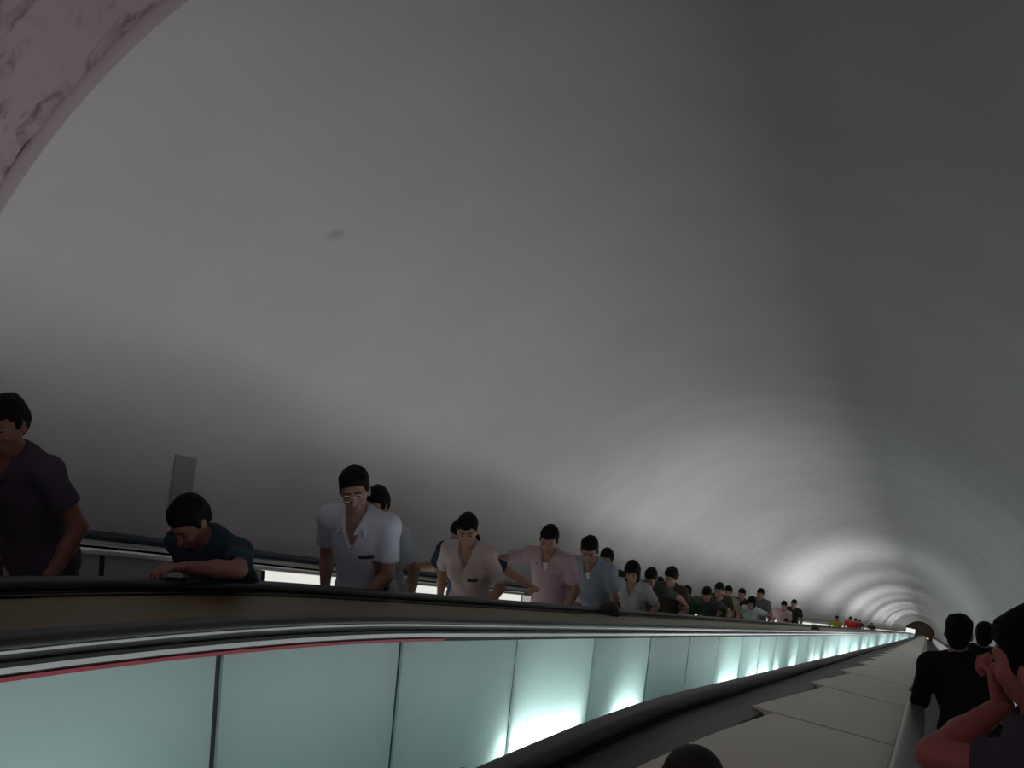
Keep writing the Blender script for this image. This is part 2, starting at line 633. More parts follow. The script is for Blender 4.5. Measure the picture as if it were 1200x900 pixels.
# --- balustrade against the right wall, behind the riders
RB, RBB = base_empty('escalator_balustrade', 6, -1.3)
tag(RB, 'narrow balustrade with black handrail against the right wall behind the dark riders', 'balustrade', 'escalator balustrades')
Sw(RBB).sweep(rail_profile(-1.24, B_RAIL, 0.10), T_START, T_END).build('handrail', M['rail'], RB, True)
Sw(RBB).rect(-1.66, -1.20, -0.52, -0.475, T_START, T_END).build('deck', M['darkmetal'], RB)
Sw(RBB).rect(-1.22, -1.195, -1.15, -0.52, T_START, T_END).build('glass_panel', lit(0.1), RB)
Sw(RBB).rect(-1.23, -1.16, -1.62, -1.15, T_START, T_END).build('skirt', M['skirt'], RB)


# ------------------------------------------------------------------ SDF body builder (surface nets)
class Field:
    def __init__(self, lo, hi, h):
        self.h = h
        self.lo = np.array(lo, float) - 2 * h
        n = np.ceil((np.array(hi, float) + 2 * h - self.lo) / h).astype(int) + 1
        self.n = n
        self.d = np.full(tuple(n), 0.5, np.float32)

    def sub(self, lo, hi):
        i0 = np.clip(np.floor((np.array(lo) - self.lo) / self.h).astype(int), 0, self.n - 1)
        i1 = np.clip(np.ceil((np.array(hi) - self.lo) / self.h).astype(int) + 1, 1, self.n)
        ax = [self.lo[k] + self.h * np.arange(i0[k], i1[k]) for k in range(3)]
        X, Y, Z = np.meshgrid(*ax, indexing='ij')
        return tuple(slice(i0[k], i1[k]) for k in range(3)), X, Y, Z

    def add(self, pr, k=0.02, grow=0.0):
        fn, lo, hi = pr
        mg = k + grow + 2 * self.h
        sl, X, Y, Z = self.sub(np.array(lo) - mg, np.array(hi) + mg)
        if X.size == 0:
            return
        d = fn(X, Y, Z) - grow
        a = self.d[sl]
        if k > 0:
            hh = np.maximum(k - np.abs(a - d), 0) / k
            self.d[sl] = np.minimum(a, d) - hh * hh * k * 0.25
        else:
            self.d[sl] = np.minimum(a, d)

    def cut(self, pr):
        fn, lo, hi = pr
        sl, X, Y, Z = self.sub(lo, hi)
        if X.size:
            self.d[sl] = np.maximum(self.d[sl], -fn(X, Y, Z))

    def keep(self, fn):
        _, X, Y, Z = self.sub(self.lo, self.lo + self.h * self.n)
        self.d = np.maximum(self.d, fn(X, Y, Z).astype(np.float32))

    def noise(self, amp, f):
        _, X, Y, Z = self.sub(self.lo, self.lo + self.h * self.n)
        self.d = self.d + amp * (np.sin(X * f + 1.3 * np.sin(Z * f * .7)) * np.sin(Y * f * 1.1 + .4) * np.sin(Z * f * .93 + 1.1 * np.sin(X * f * .6))).astype(np.float32)

    def mesh(self):
        d = self.d
        s = d < 0
        c = [s[i:s.shape[0] - 1 + i, j:s.shape[1] - 1 + j, k:s.shape[2] - 1 + k] for i in (0, 1) for j in (0, 1) for k in (0, 1)]
        cnt = sum(x.astype(np.int8) for x in c)
        act = (cnt > 0) & (cnt < 8)
        idx = np.argwhere(act)
        if len(idx) == 0:
            return np.zeros((0, 3)), np.zeros((0, 4), int)
        ids = np.full(act.shape, -1, np.int64)
        ids[tuple(idx.T)] = np.arange(len(idx))
        acc = np.zeros((len(idx), 3))
        num = np.zeros(len(idx))
        I, J, K = idx.T
        offs = [(0, 0, 0), (1, 0, 0), (0, 1, 0), (1, 1, 0), (0, 0, 1), (1, 0, 1), (0, 1, 1), (1, 1, 1)]
        for p in range(8):
            for q in range(p + 1, 8):
                df = np.abs(np.array(offs[p]) - np.array(offs[q])).sum()
                if df != 1:
                    continue
                o, r = offs[p], offs[q]
                v0 = d[I + o[0], J + o[1], K + o[2]]
                v1 = d[I + r[0], J + r[1], K + r[2]]
                cr = (v0 < 0) != (v1 < 0)
                tt = np.where(cr, v0 / np.where(cr, v0 - v1, 1), 0)
                for ax in range(3):
                    acc[:, ax] += np.where(cr, o[ax] + tt * (r[ax] - o[ax]), 0)
                num += cr
        vert = self.lo + self.h * (idx + acc / num[:, None])
        quads = []
        for ax in range(3):
            u, w = [(1, 2), (2, 0), (0, 1)][ax]
            sl0 = [slice(None)] * 3
            sl1 = [slice(None)] * 3
            sl0[ax] = slice(0, -1)
            sl1[ax] = slice(1, None)
            A, B = s[tuple(sl0)], s[tuple(sl1)]
            e = np.argwhere(A != B)
            e = e[(e[:, u] > 0) & (e[:, w] > 0) & (e[:, u] < d.shape[u] - 1) & (e[:, w] < d.shape[w] - 1)]
            if len(e) == 0:
                continue
            du = np.zeros(3, int)
            du[u] = 1
            dw = np.zeros(3, int)
            dw[w] = 1
            q = np.stack([ids[tuple((e - du - dw).T)], ids[tuple((e - dw).T)], ids[tuple(e.T)], ids[tuple((e - du).T)]], 1)
            ins = A[tuple(e.T)]
            q[~ins] = q[~ins][:, ::-1]
            quads.append(q)
        return vert, np.concatenate(quads)


def np_mesh(name, parts, m, parent):
    vs, fs, o = [], [], 0
    for (v, f) in parts:
        vs.append(v)
        fs.append(f + o)
        o += len(v)
    v = np.concatenate(vs)
    f = np.concatenate(fs)
    me = bpy.data.meshes.new(name)
    me.vertices.add(len(v))
    me.vertices.foreach_set('co', v.astype(np.float32).ravel())
    me.loops.add(len(f) * 4)
    me.loops.foreach_set('vertex_index', f.astype(np.int32).ravel())
    me.polygons.add(len(f))
    me.polygons.foreach_set('loop_start', np.arange(0, len(f) * 4, 4, dtype=np.int32))
    me.polygons.foreach_set('use_smooth', np.ones(len(f), bool))
    me.update(calc_edges=True)
    me.validate()
    me.materials.append(m)
    ob = bpy.data.objects.new(name, me)
    COL.objects.link(ob)
    ob.parent = parent
    return ob


def cone(p, q, r0, r1, fy=1.0):
    p, q = np.array(p, float), np.array(q, float)

    def fn(X, Y, Z):
        ab = q - p
        l2 = ab @ ab + 1e-9
        t = np.clip(((X - p[0]) * ab[0] + (Y - p[1]) * ab[1] + (Z - p[2]) * ab[2]) / l2, 0, 1)
        return np.sqrt((X - p[0] - t * ab[0]) ** 2 + (Y - p[1] - t * ab[1]) ** 2 + (Z - p[2] - t * ab[2]) ** 2) - (r0 + (r1 - r0) * t)
    r = max(r0, r1)
    return fn, np.minimum(p, q) - r, np.maximum(p, q) + r


def ell(c, r, R=None):
    c, r = np.array(c, float), np.array(r, float)
    R = np.eye(3) if R is None else R

    def fn(X, Y, Z):
        x, y, z = X - c[0], Y - c[1], Z - c[2]
        u = R[0, 0] * x + R[1, 0] * y + R[2, 0] * z
        v = R[0, 1] * x + R[1, 1] * y + R[2, 1] * z
        w = R[0, 2] * x + R[1, 2] * y + R[2, 2] * z
        k0 = np.sqrt((u / r[0]) ** 2 + (v / r[1]) ** 2 + (w / r[2]) ** 2)
        k1 = np.sqrt((u / r[0] ** 2) ** 2 + (v / r[1] ** 2) ** 2 + (w / r[2] ** 2) ** 2) + 1e-9
        return k0 * (k0 - 1) / k1
    m = r.max()
    return fn, c - m, c + m


def boxp(c, r, R, rd=0.004):
    c, r = np.array(c, float), np.array(r, float)

    def fn(X, Y, Z):
        x, y, z = X - c[0], Y - c[1], Z - c[2]
        q = [np.abs(R[0, k] * x + R[1, k] * y + R[2, k] * z) - r[k] + rd for k in range(3)]
        out = np.sqrt(sum(np.maximum(a, 0) ** 2 for a in q))
        return out + np.minimum(np.maximum(np.maximum(q[0], q[1]), q[2]), 0) - rd
    m = sqrt(float(r @ r))
    return fn, c - m, c + m


def rotx(a):
    return np.array([[1, 0, 0], [0, cos(a), -sin(a)], [0, sin(a), cos(a)]])


def roty(a):
    return np.array([[cos(a), 0, sin(a)], [0, 1, 0], [-sin(a), 0, cos(a)]])


def rotz(a):
    return np.array([[cos(a), -sin(a), 0], [sin(a), cos(a), 0], [0, 0, 1]])


def unit(v):
    v = np.array(v, float)
    return v / (np.linalg.norm(v) + 1e-9)


SKIN = {}


def skin(c):
    if c not in SKIN:
        SKIN[c] = mat('skin', c, 0.55, noise=0.08, scale=20)
    return SKIN[c]


CLOTH = {}


def cloth(c, noise=0.12, scale=30):
    k = (c, noise, scale)
    if k not in CLOTH:
        CLOTH[k] = mat('cloth', c, 0.85, noise=noise, scale=scale, bump=0.25, spec=0.2)
    return CLOTH[k]


HAIR = mat('black_hair', (0.005, 0.0045, 0.0045), 0.7, noise=0.3, scale=60, stretch=(6, 6, 1), spec=0.12)
WHITE = mat('white_cotton', (0.7, 0.72, 0.72), 0.9, noise=0.05)
EYEM = mat('dark_eye', (0.02, 0.015, 0.012), 0.2)
BROW = mat('black_brow', (0.015, 0.012, 0.01), 0.8)
LIP = mat('lips', (0.25, 0.09, 0.08), 0.5)
SHOE = mat('black_shoe', (0.015, 0.015, 0.015), 0.4)
WIRE = mat('silver_wire', (0.8, 0.8, 0.8), 0.15, 1.0)
SK = (0.30, 0.165, 0.115)
SK2 = (0.38, 0.215, 0.155)


def person(spec):
    """one standing figure in its own frame: faces -y, +x is its left hand side, z up, feet at the origin"""
    h = spec.get('h', 0.011)
    s = spec['s']
    fem = spec.get('fem', False)
    lean, side, twist = (radians(spec.get(k, 0)) for k in ('lean', 'side', 'twist'))
    U = rotz(twist) @ roty(side) @ rotx(lean)
    piv = np.array([0, 0, 0.92])

    def up(p):
        return (piv + U @ (np.array(p, float) - piv)) * s
    sw = 0.165 if fem else 0.185
    neck0, headc = up((0, 0.015, 1.42)), None
    HR = U @ rotz(radians(spec.get('hyaw', 0))) @ roty(radians(spec.get('hroll', 0))) @ rotx(radians(spec.get('bow', 8) - (15 if spec['yaw'] == 0 else 0)))
    nb = up((0, 0.0, 1.47))

    def hd(p):
        return nb + HR @ (np.array(p, float)) * s
    top = hd((0, -0.005, 0.237))
    if spec.get('measure'):
        return top
    sh = {+1: up((sw, 0.01, 1.375)), -1: up((-sw, 0.01, 1.375))}
    arms = {}
    for sd in (1, -1):
        tgt = spec['hands'].get(sd)
        ua, fa = 0.285 * s, 0.255 * s
        S0 = sh[sd]
        W = np.array(tgt['w'], float)
        v = W - S0
        dl = np.linalg.norm(v)
        mx = (ua + fa) * 0.985
        if dl > mx:
            v = v / dl * mx
            W = S0 + v
            dl = mx
        pole = np.array(tgt.get('pole', (0.5 * sd, 0.6, -0.5)), float)
        x = (ua * ua - fa * fa + dl * dl) / (2 * dl)
        hgt = sqrt(max(ua * ua - x * x, 0))
        vd = v / dl
        pp = unit(pole - vd * (pole @ vd))
        Eb = S0 + vd * x + pp * hgt
        if 'elbow' in tgt:
            Eb, W = np.array(tgt['elbow'], float), np.array(tgt['w'], float)
            pass
            print('UPPER ARM', np.linalg.norm(Eb - S0), 'FORE', np.linalg.norm(W - Eb))
        arms[sd] = (S0, Eb, W, tgt)
    pts = [np.array(q) for sd in arms for q in arms[sd][:3]]
    hip = {1: np.array((0.088, 0.0, 0.90)) * s, -1: np.array((-0.088, 0.0, 0.90)) * s}
    kn = {1: np.array((0.10, -0.02, 0.49)) * s, -1: np.array((-0.10, -0.015, 0.49)) * s}
    an = {1: np.array((0.10, 0.04, 0.085)) * s, -1: np.array((-0.10, 0.04, 0.085)) * s}
    lo = np.min(pts + [top, np.array([-.25, -.16, 0])], 0) - 0.2
    hi = np.max(pts + [top, np.array([.25, .2, 1.0])], 0) + 0.2
    lo[2] = -0.02
    root = empty('person', spec['loc'], spec['yaw'])
    tag(root, spec['label'], 'person', spec.get('group'))
    # ---------- primitives
    bx = 0.95 if fem else 1.0
    torso = [ell(up((0, 0.005, 1.22)), np.array((0.165 * bx, 0.108, 0.20)) * s, U), ell(up((0, -0.005, 1.04)), np.array((0.140 * bx, 0.100, 0.17)) * s, U),
             ell(up((0, 0.005, 0.93)), np.array((0.160, 0.112, 0.12)) * s, U)]
    if fem:
        torso += [ell(up((0.07, -0.075, 1.23)), np.array((0.065, 0.06, 0.065)) * s, U), ell(up((-0.07, -0.075, 1.23)), np.array((0.065, 0.06, 0.065)) * s, U)]
    torso += [cone(up((0, 0.02, 1.385)), sh[sd], 0.068 * s, 0.056 * s) for sd in (1, -1)]
    f = Field(lo, hi, h)
    for p in torso:
        f.add(p, 0.05)
    f.add(cone(neck0, hd((0, 0.0, 0.03)), 0.056 * s, 0.050 * s), 0.03)
    for sd in (1, -1):
        S0, Eb, W, tg = arms[sd]
        f.add(cone(S0, Eb, 0.050 * s, 0.038 * s), 0.03)
        f.add(cone(Eb, Eb + (W - Eb) * .4, 0.040 * s, 0.039 * s), 0.015)
        f.add(cone(Eb + (W - Eb) * .4, W, 0.039 * s, 0.026 * s), 0.015)
        f.add(cone(hip[sd], kn[sd], 0.082 * s, 0.055 * s), 0.03)
        f.add(cone(kn[sd], an[sd], 0.054 * s, 0.036 * s), 0.02)
        f.add(cone(an[sd] - (0, 0, 0.03 * s), an[sd] + np.array((0, -0.16, -0.055)) * s, 0.035 * s, 0.026 * s), 0.02)
    # head
    fr = h < 0.013
    f.add(ell(hd((0, 0.018, 0.135)), np.array((0.076, 0.095, 0.095)) * s, HR), 0.01)
    f.add(ell(hd((0, -0.022, 0.085)), np.array((0.063, 0.070, 0.095)) * s, HR), 0.03)
    f.add(ell(hd((0, -0.062, 0.022)), np.array((0.026, 0.024, 0.020)) * s, HR), 0.03)
    f.add(cone(hd((0, -0.088, 0.105)), hd((0, -0.108, 0.068)), 0.009 * s, 0.014 * s), 0.012)
    for sd in (1, -1):
        f.add(ell(hd((0.077 * sd, 0.005, 0.095)), np.array((0.011, 0.020, 0.032)) * s, HR), 0.006)
        if fr:
            f.add(ell(hd((0.030 * sd, -0.080, 0.128)), np.array((0.022, 0.012, 0.008)) * s, HR), 0.012)   # brow
            f.add(ell(hd((0.042 * sd, -0.068, 0.075)), np.array((0.022, 0.018, 0.018)) * s, HR), 0.02)    # cheek
    if fr:
        for sd in (1, -1):
            fn, l_, h_ = ell(hd((0.031 * sd, -0.096, 0.109)), np.array((0.017, 0.013, 0.010)) * s, HR)
            f.cut((fn, l_, h_))
            f.add(ell(hd((0.031 * sd, -0.078, 0.109)), np.array((0.014, 0.011, 0.009)) * s, HR), 0.004)
        f.add(ell(hd((0, -0.093, 0.047)), np.array((0.022, 0.010, 0.006)) * s, HR), 0.006)
        f.add(ell(hd((0, -0.091, 0.038)), np.array((0.019, 0.010, 0.006)) * s, HR), 0.006)
    # hands
    hand_parts = []
    for sd in (1, -1):
        S0, Eb, W, tg = arms[sd]
        fd = unit(tg.get('fd', W - Eb))                # finger direction
        pn = np.array(tg.get('pn', (0, 0, -1)), float)   # palm normal
        pn = unit(pn - fd * (pn @ fd))
        tv = np.cross(fd, pn)
        tv = unit(tv) * (1 if tg.get('thumb', 1) > 0 else -1)   # thumb side
        R = np.stack([tv, fd, pn], 1)
        curl = tg.get('curl', 0.5)
        hh = spec.get('hand_h', max(0.0045, h * 0.55))
        c0 = W + fd * 0.045 * s
        g = Field(W - 0.23 * s, W + 0.23 * s, hh)
        g.add(cone(W - fd * 0.03 * s, W + fd * 0.005, 0.0255 * s, 0.024 * s), 0.0)
        g.add(boxp(c0 + fd * 0.008 * s, np.array((0.040, 0.048, 0.0135)) * s, R, 0.012 * s), 0.016)
        for k, (ox, ln) in enumerate(((0.030, 0.040), (0.0105, 0.046), (-0.009, 0.042), (-0.028, 0.033))):
            a0 = c0 + tv * ox * s + fd * 0.045 * s
            ang = 0.0
            p0 = a0
            for seg, (fr_, rad) in enumerate(((1.0, 0.0092), (0.65, 0.0086), (0.5, 0.0078))):
                ang += curl * (0.9 + 0.12 * k) if seg else curl * 0.7
                dv = fd * cos(ang) + pn * sin(ang)
                p1 = p0 + dv * ln * fr_ * s
                g.add(cone(p0, p1, rad * s, (rad - 0.0006) * s), 0.004)
                p0 = p1
        th0 = W + fd * 0.022 * s + tv * 0.032 * s
        th1 = th0 + (fd * 0.55 + tv * 0.6 + pn * 0.35) * 0.045 * s
        th2 = th1 + (fd * 0.85 + tv * (0.05 - 0.25 * curl) + pn * 0.45 * curl) * 0.036 * s
        g.add(cone(th0 - tv * 0.01 * s, th1, 0.013 * s, 0.0105 * s), 0.008)
        g.add(cone(th1, th2, 0.0105 * s, 0.0085 * s), 0.004)
        hand_parts.append(g.mesh())
    sm = skin(spec.get('skin', SK))
    body = np_mesh('body', [f.mesh()] + hand_parts, sm, root)
    # ---------- shirt
    g = Field(lo, hi, h)
    off = spec.get('loose', 0.016)
    for p in torso:
        g.add(p, 0.06, off)
    g.add(ell(up((0, 0.0, 0.88)), np.array((0.165, 0.120, 0.14)) * s, U), 0.06, off)
    sl = spec.get('sleeve', 0.62)
    for sd in (1, -1):
        S0, Eb, W, tg = arms[sd]
        if sl <= 1:
            g.add(cone(S0, S0 + (Eb - S0) * sl, 0.053 * s, (0.050 + (0.006 if sl < .9 else -.004)) * s), 0.03, off * 0.6)
            cdir = unit(Eb - S0)
            cp = S0 + (Eb - S0) * sl
            cc = cp + cdir * 0.10 * s
            R = np.stack([unit(np.cross(cdir, (0.3, 0.2, 1))), cdir, unit(np.cross(np.cross(cdir, (0.3, 0.2, 1)), cdir))], 1)
            g.cut(boxp(cc, np.array((0.085, 0.10 * s, 0.085)), R, 0.002)) if (cp[2] > 0 and sl < .95) else None
        else:
            g.add(cone(S0, Eb, 0.056 * s, 0.050 * s), 0.03, off * 0.6)
            g.add(cone(Eb, Eb + (W - Eb) * (sl - 1), 0.050 * s, 0.036 * s), 0.02, off * 0.5)
    hem = spec.get('hem', 0.80)
    Ui = U.T

    def hemcut(X, Y, Z):
        z = Ui[2, 0] * X + Ui[2, 1] * Y + Ui[2, 2] * (Z - piv[2] * s) + piv[2] * s
        return hem * s - z
    # neckline
    g.cut(cone(up((0, -0.01, 1.45)), up((0, -0.015, 1.60)), 0.064 * s, 0.085 * s))
    vd = spec.get('vneck', 0.0)
    if vd:
        for k in range(7):
            q = k / 6.0
            wv = 0.050 * (1 - q) + 0.006
            g.cut(cone(up((0, -0.22, 1.42 - vd * q)), up((0, -0.02, 1.42 - vd * q)), wv * s, wv * s))
    # keep arms free of the hem plane: only cut in the torso column
    _, X, Y, Z = g.sub(g.lo, g.lo + g.h * g.n)
    hc = hemcut(X, Y, Z)
    ctr = piv * s
    colmask = ((X - ctr[0]) ** 2 + (Y - ctr[1]) ** 2) < (0.30 * s) ** 2
    g.d = np.where(colmask, np.maximum(g.d, hc), g.d).astype(np.float32)
    if spec.get('collar'):
        for sd in (1, -1):
            for (q0, q1, r0, r1) in (((0.0, 0.075, 1.455), (0.062 * sd, 0.035, 1.458), .013, .014), ((0.062 * sd, 0.035, 1.458), (0.060 * sd, -0.055, 1.415), .014, .015),
                                     ((0.060 * sd, -0.055, 1.415), (0.030 * sd, -0.110, 1.365), .015, .010), ((0.060 * sd, -0.06, 1.412), (0.085 * sd, -0.10, 1.355), .013, .008)):
                g.add(cone(up(q0), up(q1), r0 * s, r1 * s), 0.008)
    if spec.get('h', 0.011) < 0.013:
        g.noise(0.0035, 26)
    shirt = np_mesh('shirt', [g.mesh()], spec['shirt'], root)
    if spec.get('undershirt'):
        g2 = Field(up((0, 0, 1.25)) - 0.2, up((0, 0, 1.40)) + 0.2, h)
        for p in torso:
            g2.add(p, 0.05, 0.007)
        g2.cut(cone(up((0, -0.01, 1.40)), up((0, -0.02, 1.60)), 0.070 * s, 0.09 * s))
        ax = up((0, -0.1, 1.31))
        R = U
        e = ell(ax, np.array((0.06, 0.10, 0.075)) * s, U)
        g2.keep(lambda X, Y, Z: e[0](X, Y, Z))
        np_mesh('undershirt', [g2.mesh()], WHITE, root)
    if spec.get('pocket'):
        g2 = Field(up((0.08, -0.1, 1.22)) - 0.14, up((0.08, -0.1, 1.22)) + 0.14, h * 0.7)
        for p in torso:
            g2.add(p, 0.06, off + 0.006)
        e = boxp(up((0.085, -0.1, 1.225)), np.array((0.042, 0.09, 0.012 if spec['pocket'] == 'dark' else 0.05)) * s, U)
        g2.keep(lambda X, Y, Z: e[0](X, Y, Z))
        np_mesh('pocket', [g2.mesh()], cloth((0.04, 0.04, 0.05)) if spec['pocket'] == 'dark' else spec['shirt'], root)
    if spec.get('vest'):
        g2 = Field(lo, hi, h)
        for p in torso:
            g2.add(p, 0.06, off + 0.008)
        e = ell(up((0.13, 0, 1.2)), np.array((0.12, 0.3, 0.35)) * s, U)
        g2.keep(lambda X, Y, Z: e[0](X, Y, Z))
        np_mesh('vest', [g2.mesh()], spec['vest'], root)
    # ---------- trousers and shoes
    g = Field(np.array([-.3, -.25, 0]) * s, np.array([.3, .25, 1.05]) * s, max(h, 0.013))
    g.add(ell(up((0, 0.005, 0.93)), np.array((0.160, 0.112, 0.12)) * s, U), 0.05, 0.010)
    for sd in (1, -1):
        g.add(cone(hip[sd], kn[sd], 0.086 * s, 0.064 * s), 0.03, 0.010)
        g.add(cone(kn[sd], an[sd], 0.064 * s, 0.056 * s), 0.02, 0.010)
    np_mesh('skirt' if spec.get('skirt') else 'trousers', [g.mesh()], spec.get('legs', cloth((0.03, 0.03, 0.035))), root)
    for sd in (1, -1):
        g = Field(an[sd] - 0.24, an[sd] + 0.2, max(h, 0.013))
        g.add(cone(an[sd] + np.array((0, 0.02, -0.045)) * s, an[sd] + np.array((0, -0.165, -0.050)) * s, 0.045 * s, 0.040 * s), 0.02)
        g.keep(lambda X, Y, Z: 0.0 - Z)
        np_mesh('shoe', [g.mesh()], SHOE, root)
    # ---------- hair
    st = spec.get('hair', 'short')
    g = Field(hd((0, 0, .12)) - 0.27 * s, hd((0, 0, .12)) + 0.27 * s, h * 0.8)
    cap = {'short': (0.082, 0.100, 0.100), 'bob': (0.094, 0.106, 0.112), 'curly': (0.098, 0.112, 0.112), 'tied': (0.083, 0.102, 0.105)}[st]
    g.add(ell(hd((0, 0.022, 0.145)), np.array(cap) * s, HR), 0.02)
    if st == 'bob':
        for sd in (1, -1):
            g.add(ell(hd((0.070 * sd, 0.012, 0.07)), np.array((0.026, 0.055, 0.090)) * s, HR), 0.03)
        g.add(ell(hd((0, 0.075, 0.06)), np.array((0.080, 0.045, 0.10)) * s, HR), 0.03)
    if st == 'tied':
        g.add(ell(hd((0.02, 0.115, 0.10)), np.array((0.040, 0.050, 0.045)) * s, HR), 0.02)
        g.add(cone(hd((0.03, 0.12, 0.08)), hd((0.08, 0.08, -0.03)), 0.028 * s, 0.012 * s), 0.02)
    g.add(ell(hd((0, 0.002, 0.178)), np.array((0.076, 0.090, 0.052)) * s, HR), 0.02)
    if st == 'short':
        g.add(ell(hd((0, 0.07, 0.09)), np.array((0.066, 0.045, 0.07)) * s, HR), 0.03)
        for sd in (1, -1):
            g.add(ell(hd((0.072 * sd, -0.012, 0.125)), np.array((0.010, 0.022, 0.035)) * s, HR), 0.01)
    fz = {'short': 0.162, 'bob': 0.142, 'curly': 0.150, 'tied': 0.160}[st] + spec.get('hairline', 0)
    # face opening
    fw = 0.062 if st != 'bob' else 0.056
    g.cut(boxp(hd((0, -0.125, fz - 0.16)), np.array((fw, 0.105, 0.16)) * s, HR, 0.03))
    g.cut(boxp(hd((0, -0.125, fz - 0.19)), np.array((0.12, 0.085, 0.15)) * s, HR, 0.02)) if st in ('short', 'tied') else None
    if h < 0.014:
        g.noise(0.008 if st == 'curly' else 0.005, 60 if st == 'curly' else 38)
        g.noise(0.003, 110)
    np_mesh('hair', [g.mesh()], HAIR, root)
    # ---------- small face parts
    if fr and not spec.get('noface'):
        for sd in (1, -1):
            g = Field(hd((0.031 * sd, -0.087, 0.108)) - 0.03, hd((0.031 * sd, -0.087, 0.108)) + 0.03, 0.0028)
            g.add(ell(hd((0.031 * sd, -0.0865, 0.109)), np.array((0.013, 0.0055, 0.0055)) * s, HR), 0)
            np_mesh('eye', [g.mesh()], EYEM, root)
            g = Field(hd((0.031 * sd, -0.09, 0.13)) - 0.04, hd((0.031 * sd, -0.09, 0.13)) + 0.04, 0.0035)
            g.add(cone(hd((0.014 * sd, -0.0945, 0.131)), hd((0.048 * sd, -0.083, 0.130)), 0.005 * s, 0.004 * s), 0)
            np_mesh('eyebrow', [g.mesh()], BROW, root)
        g = Field(hd((0, -0.1, 0.043)) - 0.04, hd((0, -0.1, 0.043)) + 0.04, 0.0035)
        g.add(cone(hd((-0.017, -0.0985, 0.043)), hd((0.017, -0.0985, 0.043)), 0.0055 * s, 0.0055 * s), 0)
        np_mesh('mouth', [g.mesh()], LIP, root)
    if spec.get('glasses'):
        g = Field(hd((0, -0.08, 0.11)) - 0.13, hd((0, -0.08, 0.11)) + 0.13, 0.003)
        for sd in (1, -1):
            for k in range(16):
                a0, a1 = 2 * pi * k / 16, 2 * pi * (k + 1) / 16
                g.add(cone(hd((0.033 * sd + 0.025 * cos(a0), -0.110, 0.107 + 0.018 * sin(a0))), hd((0.033 * sd + 0.025 * cos(a1), -0.110, 0.107 + 0.018 * sin(a1))), 0.003, 0.003), 0)
            g.add(cone(hd((0.058 * sd, -0.110, 0.112)), hd((0.084 * sd, 0.0, 0.112)), 0.0028, 0.0028), 0)
        g.add(cone(hd((-0.009, -0.112, 0.112)), hd((0.009, -0.112, 0.112)), 0.003, 0.003), 0)
        np_mesh('glasses', [g.mesh()], WIRE, root)
    return root


PLOG = []


def local(root_loc, yaw, p):
    return rotz(-yaw) @ (np.array(p) - np.array(root_loc))


def place(px, py, a_guess, label, shirt, yaw=0.0, hands=None, **kw):
    """stand a figure on the tread where the sight line of its crown and its stature agree"""
    v = sight(px, py)
    sp = dict(kw)
    sp['yaw'] = yaw
    R = rotz(yaw)
    sc = kw.pop('scale', 0.98)
    off = np.zeros(3)
    yc = None
    for it in range(6):
        sp['s'] = sc
        sp['measure'] = True
        top = person(sp)
        off = R @ top
        if yc is None:
            q = a_guess / (v @ L)
            y = (q * v)[1] - off[1]
            yc, zf = tread_of(y)
        q = (yc + off[1]) / v[1]
        crown = EYE + q * v
        stature = crown[2] - zf
        sc = sc * stature / off[2]
    loc = np.array([crown[0] - off[0], yc, zf])
    sp['measure'] = False
    sp['s'] = sc
    sp['loc'] = loc
    sp['label'] = label
    sp['shirt'] = shirt
    a = -loc[0]
    t = (yc - B_RAIL * N[1]) / D[1]
    H = {}
    for sd in (1, -1):
        hs = (hands or {}).get(sd, ('down',))
        if hs[0] == 'down':
            H[sd] = dict(w=np.array((0.25 * sd, -0.06, 0.86)) * sc, fd=(0.02 * sd, -0.15, -1), pn=(-sd, 0.0, 0), thumb=sd, curl=0.35)
        elif hs[0] == 'front':
            H[sd] = dict(w=np.array((0.12 * sd, -0.26, 1.02)) * sc, fd=(-0.7 * sd, -0.6, 0.1), pn=(0, 0.3, -1), thumb=-sd, curl=0.5)
        elif hs[0] == 'bent':
            (x0, y0, d0), (x1, y1, d1) = hs[1], hs[2]
            H[sd] = dict(elbow=local(loc, yaw, EYE + d0 * sight(x0, y0)), w=local(loc, yaw, EYE + d1 * sight(x1, y1)))
        elif hs[0] == 'px':
            # hs: pixel, reach depth along t (world) -> wrist lands on that sight line at the given a
            vv = sight(hs[1], hs[2])
            qq = hs[3] / (vv @ L)
            H[sd] = dict(w=local(loc, yaw, EYE + qq * vv), fd=hs[4] if len(hs) > 4 else None, pn=(0, 0, -1), curl=0.55, thumb=1)
            if H[sd]['fd'] is None:
                del H[sd]['fd']
        else:
            ar = {'rail': 2.73, 'wall': 3.985}[hs[0]]
            tt = t + hs[1]
            w = P(tt, ar, B_RAIL + 0.050)
            ww = local(loc, yaw, w)
            dd = rotz(-yaw) @ (-D)
            H[sd] = dict(w=ww, fd=dd + np.array((0, 0, -0.1)), pn=rotz(-yaw) @ (-N), thumb=1 if sd < 0 else -1, curl=0.35)
        if len(hs) and isinstance(hs[-1], dict):
            H[sd].update(hs[-1])
    sp['hands'] = H
    PLOG.append('PERSON %-40s a=%.2f t=%.2f scale=%.2f' % (label[:40], a, t, sc))
    return person(sp)


